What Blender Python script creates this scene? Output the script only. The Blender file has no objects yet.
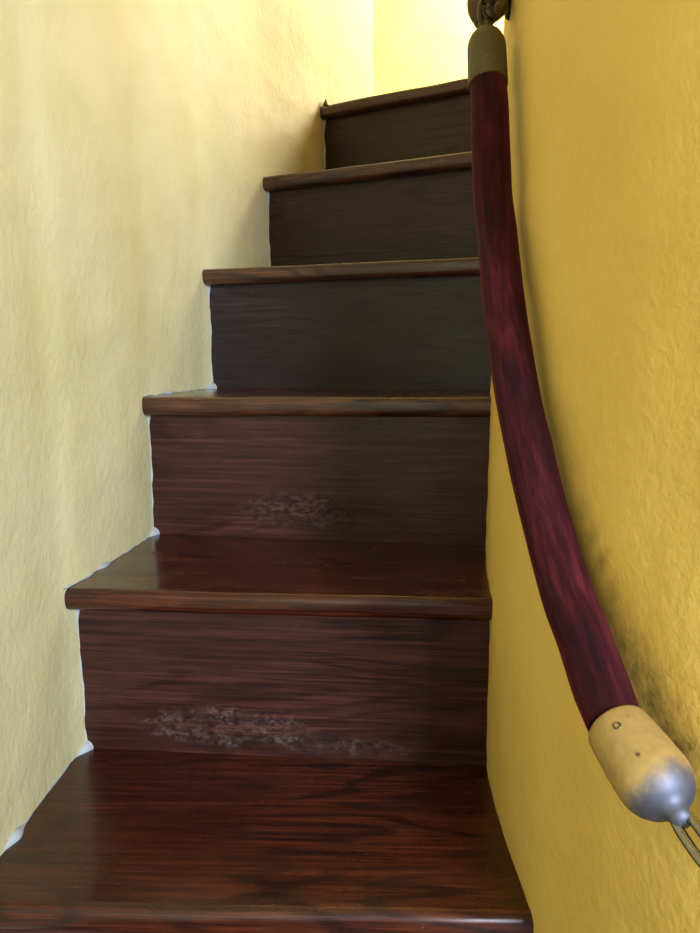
import bpy, bmesh, math, random
from mathutils import Vector, Matrix, noise
random.seed(7)
S = 0.21                      # one riser height in metres; plans below are in riser units
scn = bpy.context.scene
COL = scn.collection
R = math.radians

# ------------------------------------------------------------------ helpers
def link(name, bm, mat, parent=None, loc=None, rotz=0.0, smooth=False, matrix=None):
    me = bpy.data.meshes.new(name)
    bm.normal_update()
    bm.to_mesh(me); bm.free()
    if mat: me.materials.append(mat)
    if smooth:
        for p in me.polygons: p.use_smooth = True
    o = bpy.data.objects.new(name, me)
    COL.objects.link(o)
    if matrix is not None: o.matrix_world = matrix
    else:
        if loc: o.location = loc
        o.rotation_euler.z = rotz
    if parent:
        mw = o.matrix_world.copy() if matrix is not None else Matrix.LocRotScale(Vector(loc or (0, 0, 0)), Matrix.Rotation(rotz, 3, 'Z'), None)
        o.parent = parent
        o.matrix_parent_inverse = Matrix.Identity(4)
        pw = parent['_mw'] if '_mw' in parent else None
        base = WORLD.get(parent.name, Matrix.Identity(4))
        o.matrix_basis = base.inverted() @ mw
        WORLD[o.name] = mw
    else:
        WORLD[o.name] = Matrix.LocRotScale(Vector(loc or (0, 0, 0)), Matrix.Rotation(rotz, 3, 'Z'), None) if matrix is None else matrix.copy()
    return o
WORLD = {}

def empty(name, loc, label, cat, group=None):
    o = bpy.data.objects.new(name, None); COL.objects.link(o)
    o.empty_display_size = 0.05
    o.location = loc
    o['label'] = label; o['category'] = cat
    if group: o['group'] = group
    WORLD[o.name] = Matrix.Translation(Vector(loc))
    return o

class NT:
    def __init__(s, name):
        s.m = bpy.data.materials.new(name); s.m.use_nodes = True
        s.t = s.m.node_tree; s.t.nodes.clear()
        s.out = s.n('ShaderNodeOutputMaterial')
    def n(s, typ, **kw):
        nd = s.t.nodes.new(typ)
        for k, v in kw.items(): setattr(nd, k, v)
        return nd
    def set(s, sock, v):
        if isinstance(v, bpy.types.NodeSocket): s.t.links.new(v, sock)
        else: sock.default_value = v
    def math(s, op, a, b=None, c=None, clamp=False):
        nd = s.n('ShaderNodeMath', operation=op, use_clamp=clamp)
        s.set(nd.inputs[0], a)
        if b is not None: s.set(nd.inputs[1], b)
        if c is not None: s.set(nd.inputs[2], c)
        return nd.outputs[0]
    def mix(s, f, a, b, mode='MIX'):
        nd = s.n('ShaderNodeMix', data_type='RGBA', blend_type=mode)
        s.set(nd.inputs[0], f)
        for k, v in ((6, a), (7, b)):
            if isinstance(v, tuple) and len(v) == 3: v = (*v, 1)
            s.set(nd.inputs[k], v)
        return nd.outputs[2]
    def mapping(s, scale=(1, 1, 1), loc=(0, 0, 0), src='Object'):
        tc = s.n('ShaderNodeTexCoord'); mp = s.n('ShaderNodeMapping')
        s.t.links.new(tc.outputs[src], mp.inputs[0])
        mp.inputs['Scale'].default_value = scale; mp.inputs['Location'].default_value = loc
        return mp.outputs[0]
    def noise(s, vec, scale=1, detail=4, rough=.55, dist=0):
        nd = s.n('ShaderNodeTexNoise')
        s.set(nd.inputs['Vector'], vec); nd.inputs['Scale'].default_value = scale
        nd.inputs['Detail'].default_value = detail; nd.inputs['Roughness'].default_value = rough
        nd.inputs['Distortion'].default_value = dist
        return nd.outputs[0]
    def ramp(s, f, stops):
        nd = s.n('ShaderNodeValToRGB'); s.set(nd.inputs[0], f)
        e = nd.color_ramp.elements
        while len(e) < len(stops): e.new(.5)
        for x, (p, c) in zip(e, stops):
            x.position = p; x.color = (*c, 1) if isinstance(c, tuple) else (c, c, c, 1)
        return nd.outputs[0]
    def rng(s, f, a, b, c=0., d=1.):
        nd = s.n('ShaderNodeMapRange'); nd.interpolation_type = 'SMOOTHSTEP'
        s.set(nd.inputs[0], f)
        for k, v in ((1, a), (2, b), (3, c), (4, d)): nd.inputs[k].default_value = v
        return nd.outputs[0]
    def bump(s, h, strength=.3, dist=.002, normal=None):
        nd = s.n('ShaderNodeBump'); s.set(nd.inputs['Height'], h)
        nd.inputs['Strength'].default_value = strength; nd.inputs['Distance'].default_value = dist
        if normal: s.t.links.new(normal, nd.inputs['Normal'])
        return nd.outputs[0]
    def principled(s, **kw):
        nd = s.n('ShaderNodeBsdfPrincipled')
        for k, v in kw.items():
            k = k.replace('_', ' ')
            if isinstance(v, tuple) and len(v) == 3 and k in ('Base Color', 'Sheen Tint', 'Specular Tint', 'Coat Tint'): v = (*v, 1)
            s.set(nd.inputs[k], v)
        s.t.links.new(nd.outputs[0], s.out.inputs[0])
        return nd

def srgb(r, g, b):
    f = lambda c: (c / 255 / 12.92) if c / 255 <= .04045 else ((c / 255 + .055) / 1.055) ** 2.4
    return (f(r), f(g), f(b))

# ------------------------------------------------------------------ materials
def wood(name, seed, tint=1.0, gloss=.25, riser=False, scuffs=(), crack=None, c_lo=(.012, .0028, .0016), c_mid=(.060, .0115, .0046), c_hi=(.135, .031, .0115)):
    m = NT(name)
    off = (seed * 3.1, seed * 1.7, seed * 2.3)
    fib = m.noise(m.mapping((5, 230, 230), off), 1, 5, .6)
    fib2 = m.noise(m.mapping((11, 460, 460), off), 1, 4, .7)
    cont = m.noise(m.mapping((2.2, 13, 13), off), 1, 2, .45, .25)
    ring = m.math('SINE', m.math('MULTIPLY', cont, 62))
    ring = m.rng(ring, .1, 1.0)
    blot = m.noise(m.mapping((4, 11, 11), (off[1], off[0], off[2])), 1, 4, .6)
    dirt = m.noise(m.mapping((9, 22, 22), (off[2], off[0], off[1])), 1, 6, .65)
    col = m.ramp(fib, [(.28, c_lo), (.5, c_mid), (.74, c_hi)])
    col = m.mix(m.math('MULTIPLY', ring, m.rng(blot, .36, .62, .05, .5 if riser else .72)), col, (.006, .003, .0025))
    col = m.mix(m.rng(fib2, .5, .64, 0, .75), col, (.008, .004, .003))
    col = m.mix(m.rng(blot, .62, .42, 0, .45), col, tuple(x * .45 for x in c_mid))
    col = m.mix(m.rng(dirt, .52, .85, 0, .25), col, tuple(x * 1.5 for x in c_hi))
    rough = m.rng(dirt, .3, .75, gloss, gloss + .17)
    sep = m.n('ShaderNodeSeparateXYZ'); m.t.links.new(m.mapping(), sep.inputs[0])
    X, Y, Z = sep.outputs
    for (cx, cz, rx, rz, c, amt, thr) in scuffs:
        dx = m.math('DIVIDE', m.math('SUBTRACT', X, cx), rx); dz = m.math('DIVIDE', m.math('SUBTRACT', Z, cz), rz)
        d = m.math('ADD', m.math('MULTIPLY', dx, dx), m.math('MULTIPLY', dz, dz))
        mask = m.rng(d, 1.0, .1)
        n1 = m.noise(m.mapping((95, 95, 150), off), 1, 6, .72)
        n2 = m.noise(m.mapping((28, 28, 60), (off[2], 1, 2)), 1, 4, .6)
        f = m.math('MULTIPLY', mask, m.rng(n1, thr, thr + .16))
        f = m.math('MULTIPLY', f, m.rng(n2, .38, .6, .25, 1.))
        dk = m.math('MULTIPLY', mask, m.rng(n1, .5, .36, 0, .8))
        col = m.mix(dk, col, (.006, .004, .004))
        col = m.mix(m.math('MULTIPLY', f, amt), col, c)
        rough = m.math('ADD', rough, m.math('MULTIPLY', mask, .25), clamp=True)
    hgt = m.math('ADD', m.math('MULTIPLY', fib, .6), m.math('MULTIPLY', fib2, .35))
    if crack:
        z0, slope = crack
        w = m.noise(m.mapping((14, 14, 14), off), 1, 3, .6)
        line = m.math('ADD', m.math('SUBTRACT', Z, z0), m.math('ADD', m.math('MULTIPLY', X, slope), m.math('MULTIPLY', m.math('SUBTRACT', w, .5), .02)))
        cm = m.rng(m.math('ABSOLUTE', line), .0022, .0005)
        col = m.mix(m.math('MULTIPLY', cm, .9), col, (.001, .001, .001))
    if not riser:                                   # a few dried paint specks
        v = m.n('ShaderNodeTexVoronoi'); m.t.links.new(m.mapping((17, 17, 17), off), v.inputs[0])
        vs = m.n('ShaderNodeSeparateColor'); m.t.links.new(v.outputs['Color'], vs.inputs[0])
        sp = m.math('MULTIPLY', m.rng(v.outputs['Distance'], .05, .02), m.math('GREATER_THAN', vs.outputs[0], .93))
        col = m.mix(m.math('MULTIPLY', sp, .7), col, (.35, .36, .33))
    nrm = m.bump(hgt, .22 if riser else .12, .0012)
    m.principled(Base_Color=col, Roughness=rough, Normal=nrm, Specular_IOR_Level=.26 if riser else .4, Coat_Weight=.0 if riser else .2, Coat_Roughness=.12)
    return m.m

def plaster(name, base, dark, scale=1.0, grime_shade=False, strength=.5, yellow=None):
    m = NT(name)
    v = m.mapping()
    big = m.noise(v, 5, 3, .5)
    mid = m.noise(v, 85 * scale, 3, .5, .3)
    fine = m.noise(v, 240 * scale, 3, .6)
    stroke = m.noise(m.mapping((48, 48, 30)), 1, 3, .6, .8)
    col = m.mix(m.rng(big, .35, .7), base, dark)
    col = m.mix(m.rng(mid, .6, .8, 0, .25), col, tuple(min(1, x * 1.12) for x in base))
    if grime_shade:  # wall dirt together with the rope's contact shade, mixed into the colour
        at = m.n('ShaderNodeAttribute', attribute_name='grime_shade')
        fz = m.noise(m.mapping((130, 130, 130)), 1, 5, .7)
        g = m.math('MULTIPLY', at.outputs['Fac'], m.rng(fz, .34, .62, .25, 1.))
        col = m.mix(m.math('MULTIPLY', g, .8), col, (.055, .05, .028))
    h = m.math('ADD', m.math('MULTIPLY', mid, .7), m.math('ADD', m.math('MULTIPLY', fine, .25), m.math('MULTIPLY', stroke, .25)))
    m.principled(Base_Color=col, Roughness=.62, Normal=m.bump(h, strength, .004), Specular_IOR_Level=.3)
    return m.m

def simple(name, base, rough=.5, metal=0., **kw):
    m = NT(name)
    n = m.noise(m.mapping(), 40, 4, .6)
    col = m.mix(m.rng(n, .35, .7), base, tuple(x * .78 for x in base))
    m.principled(Base_Color=col, Roughness=m.rng(n, .3, .7, max(.02, rough - .06), rough + .08), Metallic=metal, **kw)
    return m.m

def velvet():
    m = NT('red_velvet')
    uv = m.mapping((1, 1, 1), src='UV')
    st = m.noise(m.mapping((7, 2.6, 1), src='UV'), 1, 4, .6, .4)
    st2 = m.noise(m.mapping((26, 9, 1), (3, 1, 0), src='UV'), 1, 4, .65, .5)
    nap = m.noise(m.mapping((240, 500, 1), src='UV'), 1, 3, .6)
    f = m.math('ADD', m.math('MULTIPLY', st, .62), m.math('MULTIPLY', st2, .38))
    col = m.ramp(f, [(.36, (.010, .0010, .0026)), (.5, (.032, .0026, .0052)), (.66, (.088, .010, .015))])
    col = m.mix(m.rng(nap, .4, .7, 0, .35), col, (.012, .001, .004))
    m.principled(Base_Color=col, Roughness=.85, Sheen_Weight=.22, Sheen_Roughness=.35, Sheen_Tint=(.8, .13, .17), Specular_IOR_Level=.15,
                 Normal=m.bump(m.math('ADD', f, m.math('MULTIPLY', nap, .25)), .35, .002))
    return m.m

def brass(name, body, worn, wear_at, length):
    """satin brass; the plating is rubbed through to grey metal on the dome (object z grows towards the tip)"""
    m = NT(name)
    sep = m.n('ShaderNodeSeparateXYZ'); m.t.links.new(m.mapping(), sep.inputs[0])
    n = m.noise(m.mapping(), 45, 5, .65)
    n2 = m.noise(m.mapping(), 160, 4, .6)
    z = m.math('ADD', sep.outputs[2], m.math('MULTIPLY', m.math('SUBTRACT', n, .5), .024))
    w = m.rng(z, wear_at, wear_at + .013)
    col = m.mix(m.rng(n2, .35, .75), body, tuple(x * .82 for x in body))
    spot = m.rng(m.noise(m.mapping(), 110, 2, .5), .72, .76)
    col = m.mix(m.math('MULTIPLY', spot, .6), col, tuple(x * .45 for x in body))
    col = m.mix(w, col, worn)
    m.principled(Base_Color=col, Metallic=m.math('ADD', m.math('MULTIPLY', w, .45), .4), Roughness=m.math('ADD', .56, m.math('MULTIPLY', w, .02)),
                 Normal=m.bump(n2, .12, .001), Specular_IOR_Level=.5)
    return m.m

# ------------------------------------------------------------------ plans (riser units)
NL = [(-1.50, 2.68), (-1.60, 3.82), (-1.43, 4.98), (-1.23, 6.17), (-.83, 7.30), (-.30, 8.39)]
NR = [(.70, 2.60), (.73, 3.59), (.89, 4.58), (.96, 5.56), (1.07, 6.47), (1.24, 7.58)]
OVER, TH = .107, .130
WALL_L = [(-1.55, -9), (-1.55, 0), (-1.60, 1.6), (-1.635, 2.68), (-1.60, 3.82), (-1.56, 3.94), (-1.43, 4.98), (-1.43, 5.08), (-1.23, 6.17),
          (-1.19, 6.27), (-.83, 7.30), (-.79, 7.39), (-.30, 8.39), (-.25, 8.50), (.33, 9.5)]
WALL_R = [(4.5, 1.15), (2.6, 1.2), (1.45, 1.3), (1.08, 1.52), (.93, 1.78), (.80, 2.15), (.725, 2.62), (.72, 3.1), (.735, 3.60), (.80, 4.1), (.89, 4.60), (.955, 4.95), (1.12, 5.6),
          (1.34, 6.5), (1.65, 7.5), (2.2, 8.5), (3.2, 9.2), (6.0, 9.6)]

def resample(pts, step, smooth=2):
    out = []
    for a, b in zip(pts, pts[1:]):
        a, b = Vector(a), Vector(b); n = max(1, round((b - a).length / step))
        for k in range(n): out.append(a.lerp(b, k / n))
    out.append(Vector(pts[-1]))
    for _ in range(smooth):
        out = [out[0]] + [(out[i - 1] + out[i] * 2 + out[i + 1]) / 4 for i in range(1, len(out) - 1)] + [out[-1]]
    return out

def displaced(p, nrm, z, amp, lean=0.0):
    """surface of an uneven hand-plastered wall at plan point p and height z"""
    q = Vector((p.x, p.y, z * 1.7))
    d = amp * (noise.noise(q * .8) * .5 + noise.noise(q * 2.3 + Vector((9, 2, 4))) * .3 + noise.noise(q * 7 + Vector((1, 7, 3))) * .3)
    r = p + nrm * d
    return Vector((r.x + lean * max(0., z - 1.0), r.y, z))

def normals(P, side):
    N = []
    for i in range(len(P)):
        t = (P[min(i + 1, len(P) - 1)] - P[max(i - 1, 0)]).normalized()
        N.append(Vector((t.y, -t.x)) * side)
    return N

def wall(name, pts, z0, z1, side, mat, amp, step=.07, thick=.6, lean=0.0, grime_shade=None, smooth=2):
    """side +1: the room is on the right of the direction of travel"""
    P = resample(pts, step, smooth); N = normals(P, side)
    nz = int((z1 - z0) / step)
    bm = bmesh.new()
    lay = bm.verts.layers.float.new('grime_shade') if grime_shade else None
    g = []
    for p, n in zip(P, N):
        colv = []
        for k in range(nz + 1):
            z = z0 + (z1 - z0) * k / nz
            w = displaced(p, n, z, amp, lean)
            v = bm.verts.new(w * S)
            if grime_shade: v[lay] = grime_shade(w)
            colv.append(v)
        g.append(colv)
    for a, b in zip(g, g[1:]):
        for k in range(nz):
            f = (a[k], b[k], b[k + 1], a[k + 1]); bm.faces.new(f if side > 0 else f[::-1])
    # the back and the ends, so that it is a solid wall
    bk = [[bm.verts.new(Vector((*(p - n * thick), z)) * S) for z in (z0, z1)] for p, n in zip(P, N)]
    for i in range(len(P) - 1):
        bm.faces.new((bk[i][0], bk[i][1], bk[i + 1][1], bk[i + 1][0]))
        bm.faces.new((g[i][-1], g[i + 1][-1], bk[i + 1][1], bk[i][1]))
        bm.faces.new((g[i][0], bk[i][0], bk[i + 1][0], g[i + 1][0]))
    for i in (0, -1): bm.faces.new([*g[i], bk[i][1], bk[i][0]])
    bmesh.ops.recalc_face_normals(bm, faces=bm.faces)
    o = link(name, bm, mat, smooth=True)
    o['kind'] = 'structure'
    return o, P, N

# ------------------------------------------------------------------ the rope's path (riser units)
ROPE = [(.628, 3.424, 3.490), (.626, 3.354, 3.330), (.622, 3.277, 3.101), (.617, 3.190, 2.921), (.612, 3.040, 2.733), (.592, 2.835, 2.510), (.588, 2.650, 2.281),
        (.592, 2.523, 2.107), (.603, 2.394, 1.946), (.621, 2.298, 1.794), (.642, 2.200, 1.650), (.664, 2.103, 1.521), (.685, 2.010, 1.431), (.712, 1.945, 1.325), (.731, 1.865, 1.247)]
EYE = Vector((0, 0, 2.26))
ROPE = [EYE + (Vector(p) - EYE) * f for p, f in zip(ROPE, (1, 1, 1, 1.01, 1.03, 1.045, 1.055, 1.055, 1.055, 1.055, 1.05, 1.04, 1.03, 1.01, 1))]
RR_ = .0825

def grime_shade_fn(w):
    """dirt and painted contact shade on the wall beside rope and cap: strongest low down"""
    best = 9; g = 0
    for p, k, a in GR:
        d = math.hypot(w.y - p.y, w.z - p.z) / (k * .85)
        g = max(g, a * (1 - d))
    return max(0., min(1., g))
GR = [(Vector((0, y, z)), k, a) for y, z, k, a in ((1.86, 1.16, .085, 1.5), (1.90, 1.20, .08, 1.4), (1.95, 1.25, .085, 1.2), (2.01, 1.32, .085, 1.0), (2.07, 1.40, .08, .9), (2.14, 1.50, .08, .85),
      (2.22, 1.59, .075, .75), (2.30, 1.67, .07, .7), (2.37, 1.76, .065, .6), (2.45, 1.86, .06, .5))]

PL_L = plaster('pale_yellow_plaster', srgb(218, 209, 166), srgb(210, 200, 149), 1.0, strength=.4)
PL_R = plaster('ochre_yellow_plaster', srgb(228, 193, 103), srgb(220, 183, 91), 1.0, grime_shade=True, strength=.45)
PL_B = plaster('cream_plaster', srgb(240, 226, 138), srgb(235, 218, 128), .8, strength=.2)

wall_left, PLp, PLn = wall('wall_left', WALL_L, -1.2, 14, +1, PL_L, .024)
wall_right, PRp, PRn = wall('wall_right', WALL_R, -1.2, 14, -1, PL_R, .016, lean=.015, grime_shade=grime_shade_fn)

def slab(name, poly, z0, z1, mat):
    bm = bmesh.new()
    b = [bm.verts.new(Vector((x, y, z0)) * S) for x, y in poly]; t = [bm.verts.new(Vector((x, y, z1)) * S) for x, y in poly]
    bm.faces.new(t); bm.faces.new(b[::-1])
    for i in range(len(poly)):
        j = (i + 1) % len(poly); bm.faces.new((b[i], b[j], t[j], t[i]))
    bmesh.ops.recalc_face_normals(bm, faces=bm.faces)
    o = link(name, bm, mat); o['kind'] = 'structure'
    return o

wall_back, _, _ = wall('wall_back', [(-3.4, 13.2), (-1.2, 13.5), (2.6, 13.5), (4.2, 13.1), (9.5, 12.6)], 4.6, 14, +1, PL_B, .03, step=.2)
wall_far, _, _ = wall('wall_landing', [(.33, 9.5), (-.2, 10.2), (-2.4, 11.4), (-3.2, 13.2)], 4.6, 14, +1, PL_B, .02, step=.2)
FL = simple('dark_floor', (.05, .024, .014), .45)
CE = simple('ceiling_paint', srgb(238, 230, 205), .8)
slab('floor', [(-1.9, -9.5), (6, -9.5), (6, 2.2), (-1.9, 2.9)], -1.35, -1.0, FL)
slab('floor_landing', [(-.25, 9.45), (.4, 9.2), (2.2, 8.75), (9.5, 9.3), (9.5, 12.5), (3.5, 13.2), (-3.2, 13.2), (-2.6, 11.4)], 4.75, 5.0, FL)
slab('ceiling', [(-3.8, 14.2), (-3.8, -9.5), (6, -9.5), (9.8, 14.2)][::-1], 14.0, 14.3, CE)

# ------------------------------------------------------------------ staircase
def crossing(a, d, P):
    """largest-parameter crossing of the ray a + s d with polyline P (first one met)"""
    best = None
    for p, q in zip(P, P[1:]):
        e = q - p; det = d.x * -e.y + d.y * e.x
        if abs(det) < 1e-9: continue
        w = p - a
        s = (w.x * -e.y + w.y * e.x) / det; u = (d.x * w.y - d.y * w.x) / det
        if s > 0 and -1e-6 <= u <= 1 + 1e-6 and (best is None or s < best): best = s
    return best

stair = empty('staircase', (0, 2.64 * S, -1.0 * S), 'narrow dark-stained oak staircase winding up between two yellow plaster walls', 'staircase')

scuff1 = [(.86 * S, .17 * S, .62 * S, .15 * S, (.16, .105, .095), .75, .47), (1.55 * S, .08 * S, .55 * S, .07 * S, (.13, .085, .08), .55, .50)]
scuff2 = [(1.08 * S, .20 * S, .55 * S, .17 * S, (.105, .052, .034), .7, .47)]
TREADS = []
frames = []
for i in range(6):
    a, b = Vector(NL[i]), Vector(NR[i]); d = (b - a).normalized(); n = Vector((-d.y, d.x))
    mid = (a + b) / 2
    sl = crossing(mid, -d, PLp); sr = crossing(mid, d, PRp)
    frames.append((a, d, n, mid, sl, sr))

def lathe_profile(bm, prof, x0, x1, nseg=40):
    """sweep a closed yz profile along x from x0 to x1, in small steps with a little waviness"""
    rings = []
    for k in range(nseg + 1):
        x = x0 + (x1 - x0) * k / nseg
        rings.append([bm.verts.new((x * S, y * S, z * S)) for y, z in prof])
    m = len(prof)
    for r, q in zip(rings, rings[1:]):
        for j in range(m): bm.faces.new((r[j], q[j], q[(j + 1) % m], r[(j + 1) % m]))
    bm.faces.new(rings[0][::-1]); bm.faces.new(rings[-1])
    bmesh.ops.recalc_face_normals(bm, faces=bm.faces)

for i in range(6):
    a, d, n, mid, sl, sr = frames[i]
    x0 = (mid - a).dot(d) - sl - .05
    x1 = (mid - a).dot(d) + sr + .09
    ang = math.atan2(d.y, d.x)
    mw = Matrix.LocRotScale(Vector((a.x * S, a.y * S, i * S)), Matrix.Rotation(ang, 3, 'Z'), None)
    wt = wood('stained_oak_tread', 1.3 + i * 2.9, gloss=.21 if i == 0 else .14)
    # tread board: from behind the nosing to just under the next riser
    if i < 5: na, nd, nn, nmid, nsl, nsr = frames[i + 1]; q0 = nmid - nd * (nsl + .06) + nn * (OVER + .10); q1 = nmid + nd * (nsr + .10) + nn * (OVER + .10)
    else:     q0 = Vector((-.30, 9.62)); q1 = Vector((2.6, 8.9))
    NS = .17
    loc = lambda p: ((p - a).dot(d), (p - a).dot(n))
    Q0, Q1 = loc(q0), loc(q1)
    poly = [(x0, NS), (x1, NS), Q1, Q0]
    bm = bmesh.new()
    t = [bm.verts.new((x * S, y * S, 0)) for x, y in poly]; u = [bm.verts.new((x * S, y * S, -TH * S)) for x, y in poly]
    bm.faces.new(t); bm.faces.new(u[::-1])
    for k in range(4): bm.faces.new((u[k], u[(k + 1) % 4], t[(k + 1) % 4], t[k]))
    bmesh.ops.recalc_face_normals(bm, faces=bm.faces)
    tr = link('tread', bm, wt, stair, matrix=mw)
    # rounded nosing
    prof = [(NS, 0)]
    rt, rb = .045, .055
    for k in range(7):
        w = R(90 + 90 * k / 6); prof.append((rt + math.cos(w) * rt, -rt + math.sin(w) * rt))
    for k in range(7):
        w = R(180 + 90 * k / 6); prof.append((rb + math.cos(w) * rb, -TH + rb + math.sin(w) * rb))
    prof.append((NS, -TH))
    bm = bmesh.new(); lathe_profile(bm, prof, x0, x1)
    for v in bm.verts:                                # hand-worn edge
        if v.co.y < .1 * S:
            v.co.z += noise.noise(Vector((v.co.x * 9, i * 3.3, 0))) * .0016
            v.co.y += noise.noise(Vector((v.co.x * 14, i * 3.3, 5))) * .0016
    bm.normal_update()
    k_ = 1.35  # upper nosings: warm light from above put into a brighter orange stain
    wn_ = wood('lit_oak_nosing', 1.3 + i * 2.9, gloss=.24, c_lo=(.016 * k_, .0055 * k_, .003 * k_), c_mid=(.058 * k_, .019 * k_, .0085 * k_), c_hi=(.12 * k_, .044 * k_, .018 * k_))
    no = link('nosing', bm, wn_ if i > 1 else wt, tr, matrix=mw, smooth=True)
    for p in no.data.polygons:
        if abs(p.normal.z) > .985 or abs(p.normal.x) > .9: p.use_smooth = False
    # riser below this nosing
    rh = 1 - TH if i else 1 - TH
    rs = {1: scuff1, 2: scuff2}.get(i, ())
    wr = wood('stained_oak_riser', 4.1 + i * 3.7, gloss=.27, riser=True, scuffs=rs, crack=(.245 * S, .012) if i == 4 else None,
              **(dict(c_lo=(.018, .011, .012), c_mid=(.030, .0175, .0195), c_hi=(.050, .028, .028)) if i == 3 else
                 dict(c_lo=(.018, .0105, .0075), c_mid=(.036, .018, .011), c_hi=(.06, .030, .018)) if i > 3 else
                 dict(c_lo=(.020, .0064, .0054), c_mid=(.055, .0165, .0122), c_hi=(.104, .034, .023))))
    bm = bmesh.new()
    y0, y1 = OVER, OVER + .085
    nx = 30
    rings = []
    for k in range(nx + 1):
        x = x0 + .0 + (x1 - x0) * k / nx
        rings.append([bm.verts.new((x * S, y * S, z * S)) for y, z in ((y0, 0), (y0, rh), (y1, rh), (y1, 0))])
    for r_, q_ in zip(rings, rings[1:]):
        for j in range(4): bm.faces.new((r_[j], q_[j], q_[(j + 1) % 4], r_[(j + 1) % 4]))
    bm.faces.new(rings[0][::-1]); bm.faces.new(rings[-1])
    bmesh.ops.recalc_face_normals(bm, faces=bm.faces)
    mr = Matrix.LocRotScale(Vector((a.x * S, a.y * S, (i - 1) * S)), Matrix.Rotation(ang, 3, 'Z'), None)
    link('riser', bm, wr, stair, matrix=mr)

# a little wedge of dark wood left standing where the topmost nosing meets the wall
a, d, n, mid, sl, sr = frames[5]
bm = bmesh.new()
w0 = mid - d * (sl - .02)
pts = [(w0 + d * x + n * y, z) for x, y, z in ((0, .02, 5.0), (.07, .02, 5.0), (.03, .05, 5.075), (0, .14, 5.0), (.07, .14, 5.0), (.03, .12, 5.075))]
vs = [bm.verts.new(Vector((p.x, p.y, z)) * S) for p, z in pts]
for f in ((0, 1, 2), (3, 5, 4), (0, 2, 5, 3), (1, 4, 5, 2), (0, 3, 4, 1)): bm.faces.new([vs[k] for k in f])
bmesh.ops.recalc_face_normals(bm, faces=bm.faces)
link('wood_wedge', bm, bpy.data.materials['stained_oak_tread.005'], stair)

# ------------------------------------------------------------------ caulk and bare plaster along the seams
CK = simple('bare_caulk', srgb(178, 184, 188), .8)
def tube(bm, pts, rad, sides=8, cap=True):
    """tube along pts with a radius per point"""
    rings = []; up = None
    for k, p in enumerate(pts):
        t = (pts[min(k + 1, len(pts) - 1)] - pts[max(k - 1, 0)]).normalized()
        if up is None:
            up = t.orthogonal().normalized()
        up = (up - t * up.dot(t)).normalized(); s_ = t.cross(up)
        r = rad[k] if isinstance(rad, list) else rad
        rings.append([bm.verts.new(p + (up * math.cos(w) + s_ * math.sin(w)) * r) for w in (2 * math.pi * j / sides for j in range(sides))])
    for r0, r1 in zip(rings, rings[1:]):
        for j in range(sides): bm.faces.new((r0[j], r1[j], r1[(j + 1) % sides], r0[(j + 1) % sides]))
    if cap: bm.faces.new(rings[0][::-1]); bm.faces.new(rings[-1])
    return rings

def on_wall(P, N, q, z, amp, lean=0.):
    best = None
    for i in range(len(P) - 1):
        e = P[i + 1] - P[i]; t = max(0., min(1., (q - P[i]).dot(e) / e.length_squared)); c = P[i] + e * t
        d = (c - q).length_squared
        if best is None or d < best[0]: best = (d, c, (N[i] * (1 - t) + N[i + 1] * t).normalized())
    return displaced(best[1], best[2], z, amp, lean), best[2]

def seam(name, parent, pts, r0, lumps=()):
    rad = []
    for k, p in enumerate(pts):
        v = noise.noise(p * 7) * .8 + noise.noise(p * 16) * .4
        r = r0 * max(.05, .45 + v)
        for lp, lr in lumps:
            dd = (p - Vector(lp)).length
            r = max(r, lr * math.exp(-(dd / .07) ** 2))
        rad.append(r * S)
    bm = bmesh.new(); tube(bm, [p * S for p in pts], rad, 12)
    return link(name, bm, CK, parent, smooth=True)

for i in range(6):
    a, d, n, mid, sl, sr = frames[i]
    z = i
    if i < 5:
        # along the wall on this tread, from nosing to the next riser
        f = mid - d * sl
        na, nd, nn, nmid, nsl, nsr = frames[i + 1]
        r0 = nmid + nn * OVER; s_ = crossing(r0, -nd, PLp); e = r0 - nd * s_
        pts = []
        for k in range(80):
            q = f.lerp(e, k / 79); w, nr = on_wall(PLp, PLn, q, z + .004, .024)
            pts.append(Vector((w.x, w.y, z + .004)))
        seam('caulk_bead', wall_left, pts, .010, [(pts[-1], .045), (pts[28], .020 if i != 0 else .034)])
        # up the left edge of the riser
        pts = []
        for k in range(34):
            zz = z + (1 - TH) * k / 33
            w, nr = on_wall(PLp, PLn, e, zz, .024)
            pts.append(Vector((w.x, w.y, zz)) - Vector((nn.x, nn.y, 0)) * .0)
        seam('caulk_bead', wall_left, pts, .008, [(pts[-1], .018)])

# ------------------------------------------------------------------ velvet rope
def catmull(P, per=10):
    out = []
    for i in range(len(P) - 1):
        p0, p1, p2, p3 = P[max(i - 1, 0)], P[i], P[i + 1], P[min(i + 2, len(P) - 1)]
        for k in range(per):
            t = k / per
            out.append(.5 * ((2 * p1) + (p2 - p0) * t + (2 * p0 - 5 * p1 + 4 * p2 - p3) * t * t + (3 * p1 - p0 - 3 * p2 + p3) * t ** 3))
    out.append(P[-1]); return out

VEL = velvet()
CAP_LOW = brass('worn_brass_cap', srgb(188, 156, 96), srgb(104, 106, 122), .039, .06)
CAP_TOP = brass('shaded_brass_cap', srgb(92, 82, 48), srgb(84, 74, 46), .2, .06)  # same brass as the lower cap, dimmer lighting painted into its colour
CAP_DARK = brass('dark_bronze_cap', srgb(82, 72, 54), srgb(92, 68, 54), .045, .06)
STEEL = simple('polished_steel', (.36, .34, .30), .2, 1.)
DBRASS = simple('old_brass', (.085, .066, .04), .36, 1.)
HOLE = simple('screw_metal', (.22, .18, .11), .4, 1.)

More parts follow.
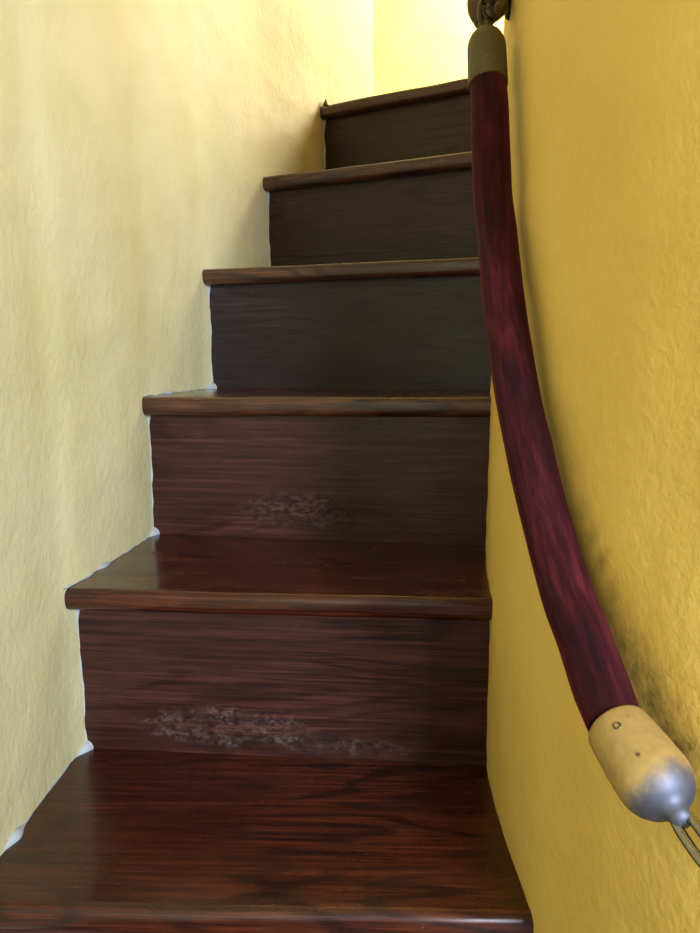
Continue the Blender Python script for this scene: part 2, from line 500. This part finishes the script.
def sleeve(name, path, parent, radius=RR_):
    path = [p * S for p in path]
    bm = bmesh.new(); sides = 40
    rings = []
    up = Vector((0, 0, 1)); t0 = (path[1] - path[0]).normalized()
    up = t0.orthogonal().normalized()
    L = 0
    lens = []
    for k, p in enumerate(path):
        t = (path[min(k + 1, len(path) - 1)] - path[max(k - 1, 0)]).normalized()
        up = (up - t * up.dot(t)).normalized(); s_ = t.cross(up)
        if k: L += (p - path[k - 1]).length
        lens.append(L)
        ring = []
        for j in range(sides):
            w = 2 * math.pi * j / sides
            r = radius * S * (.93 + .07 * min(1, k / 9, (len(path) - 1 - k) / 7)) * (1 + .020 * math.sin(5 * w + .4 * math.sin(L * 9)) + .012 * math.sin(11 * w + L * 7) + .022 * noise.noise(Vector((math.cos(w) * 1.2, math.sin(w) * 1.2, L * 26))))
            ring.append(bm.verts.new(p + (up * math.cos(w) + s_ * math.sin(w)) * r))
        rings.append(ring)
    uvl = bm.loops.layers.uv.new('UVMap')
    for k in range(len(rings) - 1):
        for j in range(sides):
            f = bm.faces.new((rings[k][j], rings[k + 1][j], rings[k + 1][(j + 1) % sides], rings[k][(j + 1) % sides]))
            for lp, (uu, vv) in zip(f.loops, ((j, k), (j, k + 1), (j + 1, k + 1), (j + 1, k))):
                lp[uvl].uv = (uu / sides, lens[vv] * 4)
    bm.faces.new(rings[0][::-1]); bm.faces.new(rings[-1])
    bmesh.ops.recalc_face_normals(bm, faces=bm.faces)
    return link(name, bm, VEL, parent, smooth=True)

def axis_matrix(origin, direction):
    z = direction.normalized(); x = z.orthogonal().normalized(); y = z.cross(x)
    m = Matrix((x, y, z)).transposed().to_4x4(); m.translation = origin * S
    return m

def cap(parent, origin, direction, mat, length=.30, radius=.0905, screw_dir=None, neck=.028, flare=0.):
    """rope end cap: open rim at the origin, rounded dome and short neck along +z"""
    Rr, Ln = radius * S, length * S
    fl = lambda z: 1 - flare * max(0., 1 - z / (Ln * .64)) ** 1.3
    prof = [(Rr * .90 * fl(0), .004 * S), (Rr * .975 * fl(0), 0), (Rr * fl(0), .006 * S)]
    n = 5
    for k in range(n): prof.append((Rr * fl(Ln * .64 * (k + 1) / n) * (1 - .004 * k), Ln * .64 * (k + 1) / n))
    dome0 = Ln * .64; dh = Ln - dome0
    wmax = math.acos(min(.9, 1.2 * neck / radius / .984))
    for k in range(1, 11):
        w = wmax * k / 10; prof.append((Rr * .984 * math.cos(w) ** .92, dome0 + dh * math.sin(w)))
    zt = (dome0 + dh * math.sin(wmax)) / Ln
    prof += [(neck * .98 * S, Ln * (zt + .025)), (neck * .82 * S, Ln * (zt + .055)), (neck * .7 * S, Ln * (zt + .10)), (neck * .62 * S, Ln * (zt + .17)), (.001 * S, Ln * (zt + .18))]
    bm = bmesh.new(); sides = 48; rings = []
    for r, z in prof: rings.append([bm.verts.new((r * math.cos(2 * math.pi * j / sides), r * math.sin(2 * math.pi * j / sides), z)) for j in range(sides)])
    for a_, b_ in zip(rings, rings[1:]):
        for j in range(sides): bm.faces.new((a_[j], a_[(j + 1) % sides], b_[(j + 1) % sides], b_[j]))
    bm.faces.new(rings[0][::-1]); bm.faces.new(rings[-1])
    bmesh.ops.recalc_face_normals(bm, faces=bm.faces)
    mw = axis_matrix(origin, direction)
    o = link('end_cap', bm, mat, parent, matrix=mw, smooth=True)
    return o, mw

def dome_screw(parent, pos, nrm, r=.010):
    """small countersunk screw head with a dark socket; pos in riser units"""
    bm = bmesh.new(); sides = 20; rings = []
    for rr, z in ((1.0, 0), (1.0, .12), (.82, .26), (.5, .22), (.42, -.2), (.02, -.25)):
        rings.append([bm.verts.new((rr * r * S * math.cos(2 * math.pi * j / sides), rr * r * S * math.sin(2 * math.pi * j / sides), z * r * S)) for j in range(sides)])
    for a_, b_ in zip(rings, rings[1:]):
        for j in range(sides): bm.faces.new((a_[j], a_[(j + 1) % sides], b_[(j + 1) % sides], b_[j]))
    bm.faces.new(rings[0][::-1]); bm.faces.new(rings[-1])
    return link('screw', bm, HOLE, parent, matrix=axis_matrix(pos, nrm), smooth=True)

def loop(name, parent, mat, centre, axis, normal, length, width, wire, bar=8):
    """a drawn-out closed ring (eye / link) with its long side along axis"""
    ax = axis.normalized(); nn_ = (normal - ax * normal.dot(ax)).normalized(); sd = ax.cross(nn_)
    pts = []
    n_ = 40
    for k in range(n_ + 1):
        w = 2 * math.pi * k / n_
        c, s_ = math.cos(w), math.sin(w)
        e = .75
        pts.append((centre + ax * (abs(c) ** e * (1 if c >= 0 else -1) * length / 2) + sd * (abs(s_) ** e * (1 if s_ >= 0 else -1) * width / 2)) * S)
    bm = bmesh.new(); tube(bm, pts, wire * S, 10)
    bmesh.ops.remove_doubles(bm, verts=bm.verts, dist=1e-6)
    return link(name, bm, mat, parent, smooth=True)

cam_pos = Vector((0, 0, 2.26))
path = catmull(ROPE, 8)
rope = empty('velvet_rope', ROPE[-1] * S, 'dark red velvet rope hanging down the right wall between two brass end caps', 'rope')
sleeve('velvet_sleeve', path, rope)
# lower cap, brass rubbed grey on its dome
dlow = Vector((.789, 1.592, 1.158)) - Vector((.733, 1.850, 1.238))
lc, mlc = cap(rope, Vector((.733, 1.850, 1.238)), dlow, CAP_LOW, length=.268, radius=.1010, flare=.125, neck=.040)
lc['label'] = 'tan brass end cap worn grey at its domed end'
ax = dlow.normalized(); org = Vector((.733, 1.850, 1.238))
def on_cap(t, to, rad):
    p = org + ax * t; v = (to - p); v = (v - ax * v.dot(ax)).normalized(); return p + v * rad, v
p_, v_ = on_cap(.058, cam_pos + Vector((.10, 0, .0)), .0925); dome_screw(lc, p_, v_, .0115)
p_, v_ = on_cap(.160, cam_pos + Vector((.12, 0, 0)), .1000); dome_screw(lc, p_, v_, .0055)
tip = org + ax * .28
eye = loop('swivel_eye', rope, STEEL, org + ax * .350, ax, cam_pos - tip, .16, .042, .0125)
hook_c = tip + ax * .21 + Vector((.02, .0, .0))
loop('snap_hook', rope, STEEL, hook_c, ax, Vector((1, -.2, .3)), .16, .07, .013)
# upper cap, same brass with its shade painted in
dtop = Vector((.634, 3.520, 3.740)) - Vector((.629, 3.41, 3.455))
ot = Vector((.629, 3.415, 3.450))
tc, mtc = cap(rope, ot, dtop, CAP_TOP, length=.295, radius=.0885)
tc['label'] = 'brass end cap painted darker for shade at the top of the rope'
axt = dtop.normalized()
pt = ot + axt * .08; v = cam_pos - pt; v = (v - axt * v.dot(axt)).normalized()
dome_screw(tc, pt + v * .0885, v, .0075)
tip2 = ot + axt * .31
loop('swivel_eye', rope, DBRASS, tip2 + axt * .06, axt, Vector((.35, -1, 0)), .15, .058, .011)
hb = [tip2 + Vector(p) for p in ((.005, .02, .085), (.030, .03, .060), (.060, .05, .085), (.085, .09, .130), (.095, .16, .185), (.070, .19, .235), (.025, .15, .240), (.005, .07, .200), (.004, .03, .140))]
hb = catmull(hb, 6)
bm = bmesh.new(); tube(bm, [p * S for p in hb], [(.020 + .014 * math.sin(math.pi * min(1., k / len(hb) * 1.5))) * S for k in range(len(hb))], 12)
link('snap_hook', bm, DBRASS, rope, smooth=True)

# ------------------------------------------------------------------ wall brackets
def bracket(pos, nrm, ringdir, label, mat):
    o = empty('rope_bracket', pos * S, label, 'bracket', None)
    m0 = axis_matrix(pos, nrm)
    def lath(name, prof, par):
        bm = bmesh.new(); sides = 32; rings = []
        for r, z in prof: rings.append([bm.verts.new((r * S * math.cos(2 * math.pi * j / sides), r * S * math.sin(2 * math.pi * j / sides), z * S)) for j in range(sides)])
        for a_, b_ in zip(rings, rings[1:]):
            for j in range(sides): bm.faces.new((a_[j], a_[(j + 1) % sides], b_[(j + 1) % sides], b_[j]))
        bm.faces.new(rings[0][::-1]); bm.faces.new(rings[-1])
        bmesh.ops.recalc_face_normals(bm, faces=bm.faces)
        return link(name, bm, mat, par, matrix=m0, smooth=True)
    lath('wall_plate', [(.11, -.02), (.11, .008), (.10, .022), (.05, .03), (.035, .05), (.03, .055)], o)
    lath('post', [(.026, .03), (.024, .09), (.034, .105), (.036, .125), (.024, .14), (.004, .145)], o)
    loop('ring', o, mat, pos + nrm.normalized() * .10 + ringdir * .045, ringdir, nrm.cross(ringdir) + nrm * .3, .15, .11, .011)
    return o
wp, wn = on_wall(PRp, PRn, Vector((.76, 3.84)), 4.02, .016, .015)
bracket(wp, Vector((wn.x, wn.y, 0)), Vector((-.15, 0, -1)).normalized(), 'old brass ring bracket on the right wall above the shaded rope cap', DBRASS)
lowp = hook_c + ax * .14
wp2, wn2 = on_wall(PRp, PRn, Vector((1.0, 1.66)), lowp.z, .016, .015)
bracket(wp2, Vector((wn2.x, wn2.y, 0)), Vector((-.2, 0, 1)).normalized(), 'steel ring bracket on the right wall below the worn rope cap', STEEL)

# ------------------------------------------------------------------ the next rope, of which only the lower cap shows
rope2 = empty('velvet_rope', Vector((.66, 3.72, 3.80)) * S, 'upper rope at the top edge, only its dark bronze domed cap showing', 'rope')
o2 = Vector((.712, 3.88, 4.17)); d2 = Vector((.650, 3.70, 3.79)) - o2
c2, m2 = cap(rope2, o2, d2, CAP_DARK, length=.36, radius=.092)
P2 = [o2 - d2.normalized() * -.02, o2 + Vector((.03, .06, .2)), o2 + Vector((.13, .35, .85)), o2 + Vector((.30, 1.0, 1.8)), o2 + Vector((.42, 1.7, 2.9)), o2 + Vector((.5, 2.4, 4.2))]
sleeve('velvet_sleeve', catmull(P2, 10), rope2)
loop('swivel_eye', rope2, DBRASS, Vector((.655, 3.66, 3.83)), Vector((1, .1, .6)), Vector((0, -1, .2)), .10, .04, .010)

# ------------------------------------------------------------------ light
def area(name, loc, target, size, size_y, power, color):
    l = bpy.data.lights.new(name, 'AREA'); l.shape = 'RECTANGLE'; l.size = size * S; l.size_y = size_y * S
    l.energy = power; l.color = color
    o = bpy.data.objects.new(name, l); COL.objects.link(o)
    o.location = Vector(loc) * S
    o.rotation_euler = ((Vector(target) - Vector(loc)) * S).to_track_quat('-Z', 'Y').to_euler()
    return o
area('window_daylight', (4.4, -8.0, 5.0), (-.4, 4.2, 1.5), 2.4, 4.5, 150, (.76, .87, 1.0))
area('landing_daylight', (5.0, 11.4, 9.3), (1.0, 13.2, 7.0), 2.6, 4.5, 74, (1.0, .96, .80))
w = bpy.data.worlds.new('daylight'); scn.world = w; w.use_nodes = True
w.node_tree.nodes['Background'].inputs[0].default_value = (.80, .88, 1.0, 1)
w.node_tree.nodes['Background'].inputs[1].default_value = .42

# ------------------------------------------------------------------ camera
cd = bpy.data.cameras.new('camera'); cam = bpy.data.objects.new('camera', cd); COL.objects.link(cam)
cd.sensor_fit = 'VERTICAL'; cd.sensor_height = 24; cd.lens = 716.93 * 24 / 933
cd.clip_start = .01
cam.matrix_world = Matrix.Translation(cam_pos * S) @ Matrix.Rotation(R(90 - 8.673), 4, 'X') @ Matrix.Rotation(R(-.4648), 4, 'Z')
scn.camera = cam
scn.view_settings.view_transform = 'Standard'; scn.view_settings.look = 'None'
scn.view_settings.gamma = 1; scn.view_settings.use_curve_mapping = False
scn.view_settings.exposure = -.36
